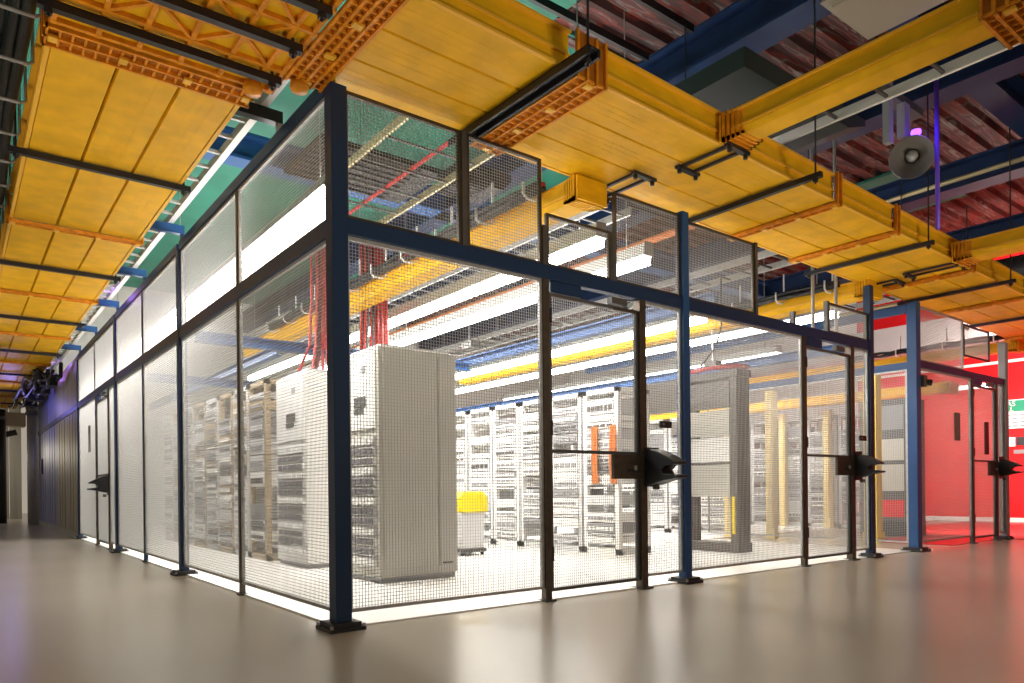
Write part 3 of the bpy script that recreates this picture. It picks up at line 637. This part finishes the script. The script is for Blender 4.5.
# ------------------------------------------------------------------ cabinets and racks
def cabinet(x0, x1, y0, y1, h, lab, body='cream', front='servers', group='tall equipment cabinets'):
    t = thing('server_cabinet', ((x0 + x1) / 2, (y0 + y1) / 2, 0.012), lab, 'cabinet', group); z = .012
    part('plinth', MB().box(x0 + .02, x1 - .02, y0 + .02, y1 - .02, z, z + .06), 'grey', t)
    part('body', MB().box(x0, x1, y0, y1, z + .05, h), body, t, bevel=.006)
    sp = part('side_panel', MB().box(x0 + .04, x1 - .22, y0 - .012, y0, z + .12, h - .05), body, t, bevel=.003)
    part('side_panel', MB().box(x1 - .2, x1 - .02, y0 - .012, y0, z + .12, h - .05), body, t, bevel=.003)
    part('handle', MB().box(x1 - .17, x1 - .06, y0 - .022, y0 - .012, z + .14, z + .155), 'dgrey', sp)
    part('top_frame', MB().box(x0 + .05, x1 - .05, y0 + .05, y1 - .05, h, h + .03), 'lgrey', t)
    # equipment face on -x
    W = y1 - y0
    hd = part('header_panel', MB().box(x0 - .014, x0, y0 + .05, y1 - .05, h * .66, h - .04), 'white', t)
    part('badge', MB().box(x0 - .02, x0 - .014, y0 + W * .35, y0 + W * .62, h * .73, h * .75), 'dgrey', hd)
    part('badge', MB().box(x0 - .02, x0 - .014, y0 + W * .3, y0 + W * .4, h * .9, h * .93), 'grey', hd)
    part('vent', MB().box(x0 - .02, x0 - .014, y0 + W * .3, y0 + W * .6, h * .755, h * .8), 'dgrey', hd)
    n = 13
    for k in range(n):
        z0 = .16 + k * (h * .63 - .16) / n; z1 = z0 + (h * .63 - .16) / n * .86
        mod = part('server_unit', MB().box(x0 - .02, x0, y0 + .06, y1 - .06, z0, z1), 'lgrey' if k % 4 != 2 else 'white', t)
        mb = MB()
        for q in range(5):
            a = y0 + .09 + q * (W - .18) / 5
            mb.box(x0 - .028, x0 - .02, a, a + (W - .18) / 5 * .8, z0 + .012, z1 - .012)
        part('drive_bay', mb, 'midgrey' if (k * 7) % 3 else 'white', mod)
    return t
cabinet(1.13, 1.95, 1.66, 2.42, 2.14, 'large cream server cabinet just behind the corner post')
cabinet(1.12, 1.92, 3.3, 4.2, 2.14, 'white server cabinet seen through the corridor mesh left of the corner post', body='white')
def open_rack(x0, x1, y0, y1, h, lab, m='lgrey', face='x', rows=14, gm=None, group='open equipment racks'):
    """Two-post style rack with shelves of gear facing -x."""
    t = thing('equipment_rack', ((x0 + x1) / 2, (y0 + y1) / 2, .012), lab, 'rack', group)
    for y in (y0 + .03, y1 - .03):
        for x in (x0 + .03, x1 - .03): part('upright', MB().box(x - .03, x + .03, y - .03, y + .03, .012, h), m, t)
    part('base', MB().box(x0, x1, y0, y1, .012, .09), m, t); part('top', MB().box(x0, x1, y0, y1, h - .06, h), m, t)
    W = y1 - y0; zc = .15
    k = 0
    while zc < h - .2:
        hh = random.choice((.045, .09, .09, .13, .2)); 
        if zc + hh > h - .1: break
        if random.random() < .88:
            u = part('equipment_unit', MB().box(x0 - .015, x1 - .12, y0 + .065, y1 - .065, zc, zc + hh - .012), random.choice(gm or ('lgrey', 'lgrey', 'white', 'grey', 'dgrey')), t)
            mb = MB(); n = random.choice((4, 6, 8))
            for q in range(n):
                a = y0 + .08 + q * (W - .16) / n
                mb.box(x0 - .024, x0 - .015, a + .008, a + (W - .16) / n * .84, zc + hh * .22, zc + hh * .55)
            part('port_row', mb, random.choice(('dgrey', 'grey', 'grey', 'white', 'lgrey') if group == 'open equipment racks' else ('dgrey', 'grey', 'white', 'redcable')), u)
        zc += hh; k += 1
    return t
ordn = 'first second third fourth fifth sixth seventh eighth ninth tenth eleventh twelfth'.split()
y = 4.5
for i in range(8):
    open_rack(1.1, 1.8, y, y + .62, 2.2, 'tan and grey equipment rack in the corridor-side row, %s beyond the white cabinet' % ordn[i], 'brownrack' if i % 2 == 0 else 'lgrey', gm=('white', 'lgrey', 'lgrey', 'brownrack', 'grey')); y += .66
y = 2.1
for i in range(11):
    open_rack(4.62, 5.2, y, y + .62, 2.1, 'pale patch rack in the middle row, %s from the long mesh wall' % ordn[i], 'lgrey' if i % 3 else 'white', gm=('white', 'white', 'lgrey', 'lgrey', 'grey')); y += .66
y = 3.3
for i in range(9):
    open_rack(8.5, 9.1, y, y + .62, 2.1, 'grey equipment rack in the third row, %s behind the second door' % ordn[i], 'lgrey', gm=('white', 'lgrey', 'grey')); y += .66
y = 2.6
for i in range(12):
    open_rack(12.0, 12.6, y, y + .62, 2.25, 'distant grey rack in the farthest row, %s from the red wall side' % ordn[i], 'lgrey', gm=('lgrey', 'grey', 'grey')); y += .66
for x, y, m, lab in ((8.38, 3.18, 'paleyellow', 'pale yellow vertical cable duct at the end of the third rack row'), (8.4, 2.4, 'paleyellow', 'pale yellow vertical cable duct standing before the third rack row'), (11.9, 4.37, 'paleyellow', 'tan yellow vertical cable duct by the farthest rack row'), (11.9, 3.39, 'paleyellow', 'second tan yellow vertical cable duct by the farthest rack row'), (4.5, 8.0, 'paleyellow', 'pale yellow vertical duct deep in the middle rack row')):
    t = thing('vertical_duct', (x, y, .012), lab, 'cable duct', 'vertical yellow cable ducts')
    part('channel', MB().box(x - .06, x + .06, y - .07, y + .07, .012, 2.35), m, t)
    part('cover_strip', MB().box(x - .075, x - .06, y - .05, y + .05, .2, 2.3), m, t)
for y, lab in ((2.13, 'coral red cable strip on the end of the middle rack row'), (2.45, 'second coral red cable strip on the middle rack row')):
    t = thing('cable_strip', (4.58, y, 1.0), lab, 'cables', 'coral cable strips'); mb = MB()
    for k in range(5): mb.tube([(4.56, y - .05 + k * .022, .9), (4.555, y - .05 + k * .022 + .01, 1.2), (4.56, y - .05 + k * .022, 1.62)], .011, 6)
    part('strand', mb, 'orangepipe', t)
# dark open rack with beige back panel
t = thing('open_frame_rack', (6.05, 1.7, .012), 'dark umber open rack with beige panels behind the wide mesh panel', 'rack')
for y in (1.35, 2.12):
    for x in (5.955, 6.145): part('upright', MB().box(x - .04, x + .04, y - .05, y + .05, .012, 2.3), 'greybrown', t)
part('side_cover', MB().box(5.99, 6.11, 1.31, 1.36, .1, 2.3), 'greybrown', t)
part('base', MB().box(5.9, 6.2, 1.28, 2.2, .012, .13), 'greybrown', t, bevel=.005)
part('top', MB().box(5.9, 6.2, 1.28, 2.2, 2.24, 2.33), 'greybrown', t)
for z0, z1, m in ((1.85, 2.2, 'greybrown'), (1.5, 1.83, 'cream'), (1.17, 1.48, 'white'), (.72, 1.13, 'cream')):
    part('panel', MB().box(5.905, 5.93, 1.4, 2.07, z0, z1), m, t, bevel=.004)
part('shelf', MB().box(5.9, 6.15, 1.4, 2.07, 1.135, 1.16), 'dgrey', t)
solo('cable_cover', MB().tube([(5.93, 2.15, 2.37), (5.95, 1.7, 2.39), (5.98, 1.3, 2.37), (6.15, 1.29, 2.37)], .03, 8), 'redcable', (5.9, 1.7, 2.35), 'red cable lying on top of the dark open rack', 'cable', smooth=True)
solo('warning_strip', MB().box(5.9, 5.912, 1.33, 1.37, .25, .72), 'safety', (5.9, 1.35, .25), 'yellow strip on the leg of the dark open rack', 'strip')
solo('loose_cable', MB().tube([(5.9, 1.5, 3.5), (5.9, 1.5, 2.9), (5.92, 1.6, 2.65), (6.0, 1.9, 2.45), (6.05, 2.0, 2.34)], .012, 6), 'blackcable', (5.9, 1.5, 2.6), 'single black cable dropping onto the dark open rack', 'cable', smooth=True)
# cable drops above cabinets
def drop(cx, cy, z0, z1, n, lab, spread=.5, m=('redcable', 'redcable', 'blackcable', 'dgrey', 'redcable')):
    t = thing('cable_drop', (cx, cy, z0), lab, 'cables', 'cable drops over the cabinets')
    for k in range(n):
        a = -.5 + k / (n - 1); b = random.uniform(-.5, .5)
        x = cx + a * spread * .7; y = cy + b * .16
        part('cable', MB().tube([(x, y, z1), (x + .01, y, (z0 + z1) / 2 + .1), (x + a * .05, y, z0 + .38), (cx + a * spread * 1.25 + .03 * b, cy + b * .5, z0 + .1), (cx + a * spread * 1.4, cy + b * .6, z0)], .017, 6), m[k % len(m)], t, smooth=True)
drop(2.62, 4.62, 2.2, 4.15, 24, 'red and black cables dropping behind the large cream cabinet', .55)
drop(1.6, 3.9, 2.17, 4.0, 14, 'red cables dropping onto the white cabinet', .4)
cabinet(2.2, 3.0, 4.3, 4.95, 2.14, 'grey cabinet hidden mostly behind the large cream cabinet', body='lgrey')
t = thing('security_camera', (4.4, 5.0, 3.0), 'small grey camera on a pole above the middle racks', 'camera')
part('case', MB().box(4.33, 4.5, 4.85, 5.1, 3.0, 3.1), 'dgrey', t); part('stem', MB().tube([(4.4, 5.0, 3.1), (4.4, 5.0, 3.6)], .015, 8), 'galv', t)
t = thing('security_camera', (6.9, 2.4, 2.62), 'small dark camera above the dark open rack', 'camera')
part('case', MB().box(6.84, 7.0, 2.3, 2.5, 2.58, 2.67), 'dgrey', t); part('stem', MB().tube([(6.92, 2.4, 2.67), (6.92, 2.4, 3.5)], .012, 8), 'galv', t)
# yellow topped cart
t = thing('cart', (3.45, 3.45, .012), 'grey wheeled bin with yellow lid beyond the cream cabinet', 'cart')
t.location += Vector((-.14, .11, 0))
part('tray', MB().box(3.28, 3.66, 3.25, 3.62, .05, .1), 'dgrey', t, bevel=.01)
part('body', MB().prism([(3.31, .1), (3.63, .1), (3.66, .56), (3.28, .56)], 'y', 3.28, 3.6), 'lgrey', t, bevel=.01)
part('lid', MB().prism([(3.26, .56), (3.68, .56), (3.68, .74), (3.62, .82), (3.32, .82), (3.26, .74)], 'y', 3.25, 3.63), 'safety', t, bevel=.015)
for a, b in ((3.32, 3.3), (3.62, 3.3), (3.32, 3.57), (3.62, 3.57)): part('wheel', MB().tube([(a - .015, b, .038), (a + .015, b, .038)], .026, 10), 'black', t)
# aisle: yellow upright guard and dark racks between the cages
t = thing('corner_guard', (9, 1.1, 0), 'bright yellow upright guard in the gap between the blue posts', 'guard')
part('upright', MB().prism([(8.9, 1.0), (9.08, 1.0), (9.08, 1.18), (8.9, 1.18)], 'z', .15, 2.5), 'safety', t)
part('foot', MB().box(8.88, 9.1, .98, 1.2, 0, .15), 'safety', t)
t = thing('equipment_rack', (10.6, 1.6, .01), 'dark grey racks seen through the gap between the blue posts', 'rack')
part('cabinet', MB().box(10.3, 10.9, 1.15, 1.95, .25, 2.25), 'dgrey', t, bevel=.006)
for z0, z1, m in ((1.75, 2.15, 'grey'), (1.25, 1.6, 'cream'), (.75, 1.18, 'cream'), (.32, .6, 'red')): part('panel', MB().box(10.28, 10.3, 1.22, 1.88, z0, z1), m, t, bevel=.004)  # lowest panel paints in the red reflection at the rack foot
part('base', MB().box(10.3, 10.9, 1.15, 1.95, .01, .25), 'black', t)

# ------------------------------------------------------------------ red zone: sign, plates, shelf stuff
t = thing('safety_sign', (16.45, 1.4, 2.0), 'white sign with green header on the red wall', 'sign')
part('board', MB().box(16.47, 16.5, .75, 1.9, 2.05, 2.68), 'signwhite', t)
hd = part('header', MB().box(16.455, 16.47, .75, 1.9, 2.42, 2.66), 'green', t)
def text(name, s, size, loc, parent, m, ext=.004):
    cu = bpy.data.curves.new(name, 'FONT'); cu.body = s; cu.size = size; cu.extrude = ext; cu.align_x = 'LEFT'
    o = bpy.data.objects.new(name, cu); COL.objects.link(o)
    o.matrix_world = Matrix.Translation(loc) @ Matrix(((0, 0, -1, 0), (-1, 0, 0, 0), (0, 1, 0, 0), (0, 0, 0, 1)))
    bpy.context.view_layer.update(); me = bpy.data.meshes.new_from_object(o.evaluated_get(bpy.context.evaluated_depsgraph_get())); mw = o.matrix_world.copy()
    bpy.data.objects.remove(o); n = bpy.data.objects.new(name, me); COL.objects.link(n)
    off = Vector(ORG[parent.name]); me.transform(Matrix.Translation(-off) @ mw); me.materials.clear(); me.materials.append(M[m]); n.parent = parent; ORG[n.name] = ORG[parent.name]
text('lettering', 'TAS', .15, (16.45, 1.86, 2.54), hd, 'signwhite'); text('lettering', 'FILL', .13, (16.45, 1.86, 2.43), hd, 'signwhite')
mb = MB()
for r, z in enumerate((2.36, 2.28, 2.20, 2.12)):
    for k in range(7): mb.box(16.46, 16.47, 1.82 - k * .15 - (.09 if (k + r) % 3 else .12), 1.82 - k * .15, z - .03, z)
part('text_line', mb, 'grey', t)
t = thing('wall_plate', (16.47, 1.6, 1.75), 'small white and black plate on the red wall under the sign', 'plate')
part('white_plate', MB().box(16.47, 16.5, 1.62, 1.85, 1.66, 1.86), 'signwhite', t); part('black_plate', MB().box(16.47, 16.5, 1.2, 1.6, 1.68, 1.86), 'black', t); part('tag', MB().box(16.47, 16.5, 1.45, 1.65, 1.5, 1.58), 'grey', t)
solo('service_duct', MB().box(14.2, 15.0, .3, 9, 3.7, 4.25), 'lgrey', (14.6, 4, 3.75), 'pale service duct crossing in front of the upper red wall', 'duct')
solo('wall_conduit', MB().tube([(15.8, -3, 5.1), (15.8, 6, 5.1)], .06, 8), 'zinc', (15.8, 1, 4.9), 'brass coloured pipe across the upper red wall', 'pipe')
solo('blue_tray', MB().box(13.0, 13.1, .9, 2.2, 2.6, 2.68), 'lgrey', (13.1, 3, 2.5), 'pale tray rail inside the red-lit cage', 'tray')

# ------------------------------------------------------------------ horn speaker with violet light
t = thing('horn_speaker', (5.9, -.85, 4.25), 'grey round horn speaker with violet light hanging above the yellow trough', 'speaker')
c = Vector((5.88, -.84, 4.19)); d = (Vector((-1.88, -4.16, .85)) - c).normalized(); d = (d + Vector((-.1, .0, -.1))).normalized()
part('horn', MB().lathe([(.2, .12), (.205, .11), (.17, .06), (.09, -.06), (.06, -.2), (.0, -.22)], c, d, 28), 'speaker', t, smooth=True)
part('bell', MB().lathe([(.2, .12), (.16, .03), (.10, -.01), (.07, -.04)], c, d, 28), 'speaker', t, smooth=True)
part('driver', MB().lathe([(0, .06), (.03, .05), (.045, 0), (.06, -.04)], c, d, 16), 'lgrey', t, smooth=True)
part('yoke', MB().box(5.82, 5.94, -.80, -.72, 4.40, 4.75), 'grey', t)
part('beacon', MB().lathe([(0, -.03), (.045, -.02), (.05, 0), (.045, .02), (0, .03)], c + Vector((-.02, -.05, .22)), (0, 0, 1), 16), 'purple', t, smooth=True)
part('bracket', MB().box(5.6, 5.68, -.75, -.68, 4.3, 4.95), 'grey', t)
part('hanger', MB().box(5.5, 6.3, -.78, -.66, 4.75, 4.83), 'dgrey', t)
d_ = bpy.data.lights.new('beacon_light', 'POINT'); d_.energy = 1.6; d_.color = (.25, .1, 1); d_.shadow_soft_size = .07
o = bpy.data.objects.new('beacon_light', d_); COL.objects.link(o); o.location = c + Vector((-.12, -.2, .2))
solo('hanging_conduit', MB().tube([(6.0, -1.03, 3.42), (6.0, -1.03, 4.95)], .022, 10), 'violetlitpipe', (6.0, -1.03, 3.4), 'violet-lit conduit hanging beside the horn speaker', 'conduit', smooth=True)

# ------------------------------------------------------------------ hall ceiling items, right side
t = thing('hall_light', (4.2, -1.6, 4.75), 'unlit beige hall luminaire above the big branch trough', 'light')
part('hood', MB().prism([(3.75, 4.78), (4.55, 4.78), (4.4, 4.95), (3.9, 4.95)], 'y', -2.9, -1.05), 'hallcream', t)
part('diffuser', MB().box(3.85, 4.45, -2.85, -1.1, 4.76, 4.78), 'hallcream', t); part('rod', MB().tube([(4.15, -2, 4.95), (4.15, -2, 5.2)], .012, 6), 'strut', t)
ladder(3.8, 4.1, -3.2, -.3, 3.95, 'white', 'white ladder tray under the blue ceiling beam at upper edge', .42)
for i, (x, y0, y1, z) in enumerate(((4.9, -3, 1, 4.6), (5.4, -2.5, 2, 4.9), (8.2, -3, 1, 4.7))):
    solo('ceiling_conduit', MB().tube([(x, y0, z), (x, y1, z)], .03, 8), 'zinc', (x, y0, z), ('pale conduit under the ceiling beside the beige luminaire', 'pale conduit under the ceiling above the horn speaker', 'pale conduit under the ceiling past the horn speaker')[i], 'conduit')
for i, (x, y0, y1) in enumerate(((11.0, -2.4, .6), (12.2, -2.6, .4))):
    t = thing('duct', (x, -1, 3.95), ('black duct above the far end of the yellow trough', 'second black duct near the red wall above the trough')[i], 'duct')
    part('casing', MB().tube([(x, y0, 4.1), (x, y1, 4.1)], .22, 16), 'black', t, smooth=True); part('band', MB().tube([(x, -1.0, 4.1), (x, -.94, 4.1)], .23, 16), 'grey', t)
t = thing('duct', (3.9, .3, 4.7), 'flat slate green duct between the yellow trough and big branch', 'duct')
part('casing', MB().prism([(3.0, 4.1), (4.6, 4.1), (4.9, 4.2), (4.9, 4.26), (3.0, 4.26)], 'y', -.85, -.1), 'slate', t); part('seam', MB().box(4.1, 4.14, -.86, -.09, 4.09, 4.27), 'slate', t)
for i, y in enumerate((-.1, .5, 1.1)):
    solo('roof_purlin', MB().box(1.2, 4.1, y - .02, y + .02, 5.45, 5.53), 'strut', (2.6, y, 5.45), 'thin black purlin bar under the ceiling deck, %s past the trough edge' % ordn[i], 'bar', 'purlin bars')

# ------------------------------------------------------------------ lights of the hall, with added floor uplights
def spot(loc, tgt, power, ang, col, size=.3, blend=.6):
    d = bpy.data.lights.new('added_uplight', 'SPOT'); d.energy = power; d.spot_size = math.radians(ang); d.spot_blend = blend; d.color = col; d.shadow_soft_size = size
    o = bpy.data.objects.new('added_uplight', d); COL.objects.link(o); o.location = loc
    o.rotation_euler = (Vector(tgt) - Vector(loc)).to_track_quat('-Z', 'Y').to_euler(); return o
UP = (1, .90, .70)
for (l, t_, p) in (((1.5, -3.4, .2), (1.2, -.1, 3.4), 300), ((5.4, -3.4, .2), (4.8, -.1, 3.4), 300), ((10.0, -3.4, .2), (9.0, -.1, 3.4), 270),
                   ((-3.6, .5, .25), (-.9, 1.2, 3.4), 240), ((-3.6, 6.5, .25), (-.9, 7, 3.4), 240), ((-3.6, 13.5, .25), (-.9, 14, 3.4), 240)):
    spot(l, t_, p * .62, 78, UP, .5, .8)  # added unseen floor spots that brighten the trough undersides
d = bpy.data.lights.new('red_zone', 'AREA'); d.shape = 'RECTANGLE'; d.size = 7; d.size_y = .4; d.energy = 450; d.color = (1, .82, .76)
o = bpy.data.objects.new('red_zone', d); COL.objects.link(o); o.location = (13.2, .8, 3.6)
o.rotation_euler = (Vector((16.5, .8, 1.6)) - Vector(o.location)).to_track_quat('-Z', 'X').to_euler()
d = bpy.data.lights.new('corridor_blue', 'POINT'); d.energy = 12; d.color = (.3, .25, 1); d.shadow_soft_size = .15
o = bpy.data.objects.new('corridor_blue', d); COL.objects.link(o); o.location = (-.8, 16.4, 2.9)
d = bpy.data.lights.new('corridor_warm', 'POINT'); d.energy = 60; d.color = (1, .9, .75); d.shadow_soft_size = .2
o = bpy.data.objects.new('corridor_warm', d); COL.objects.link(o); o.location = (-1.6, 24.2, 2.2)

w = bpy.data.worlds.new('hall_ambient'); sc.world = w; w.use_nodes = True
bg = w.node_tree.nodes['Background']; bg.inputs['Color'].default_value = (1, .86, .70, 1); bg.inputs['Strength'].default_value = .28

# ------------------------------------------------------------------ camera
cam = bpy.data.cameras.new('camera'); co = bpy.data.objects.new('camera', cam); COL.objects.link(co); sc.camera = co
YAW, ROLL = .913028, -.01047198
fw = Vector((math.cos(YAW), math.sin(YAW), 0)); r0 = Vector((math.sin(YAW), -math.cos(YAW), 0)); d0 = Vector((0, 0, -1))
R = r0 * math.cos(ROLL) - d0 * math.sin(ROLL); D = r0 * math.sin(ROLL) + d0 * math.cos(ROLL)
mx = Matrix((R, -D, -fw)).transposed().to_4x4(); mx.translation = Vector((-1.87936, -4.1648, .85)); co.matrix_world = mx
cam.sensor_width = 36; cam.lens = 724.265 * 36 / 1024; cam.shift_y = (488.707 - 341.5) / 1024; cam.clip_start = .05; cam.clip_end = 200
sc.view_settings.view_transform = 'Standard'; sc.view_settings.look = 'None'; sc.view_settings.gamma = 1; sc.view_settings.use_curve_mapping = False
sc.view_settings.exposure = 0.5
sc.cycles.use_denoising = True
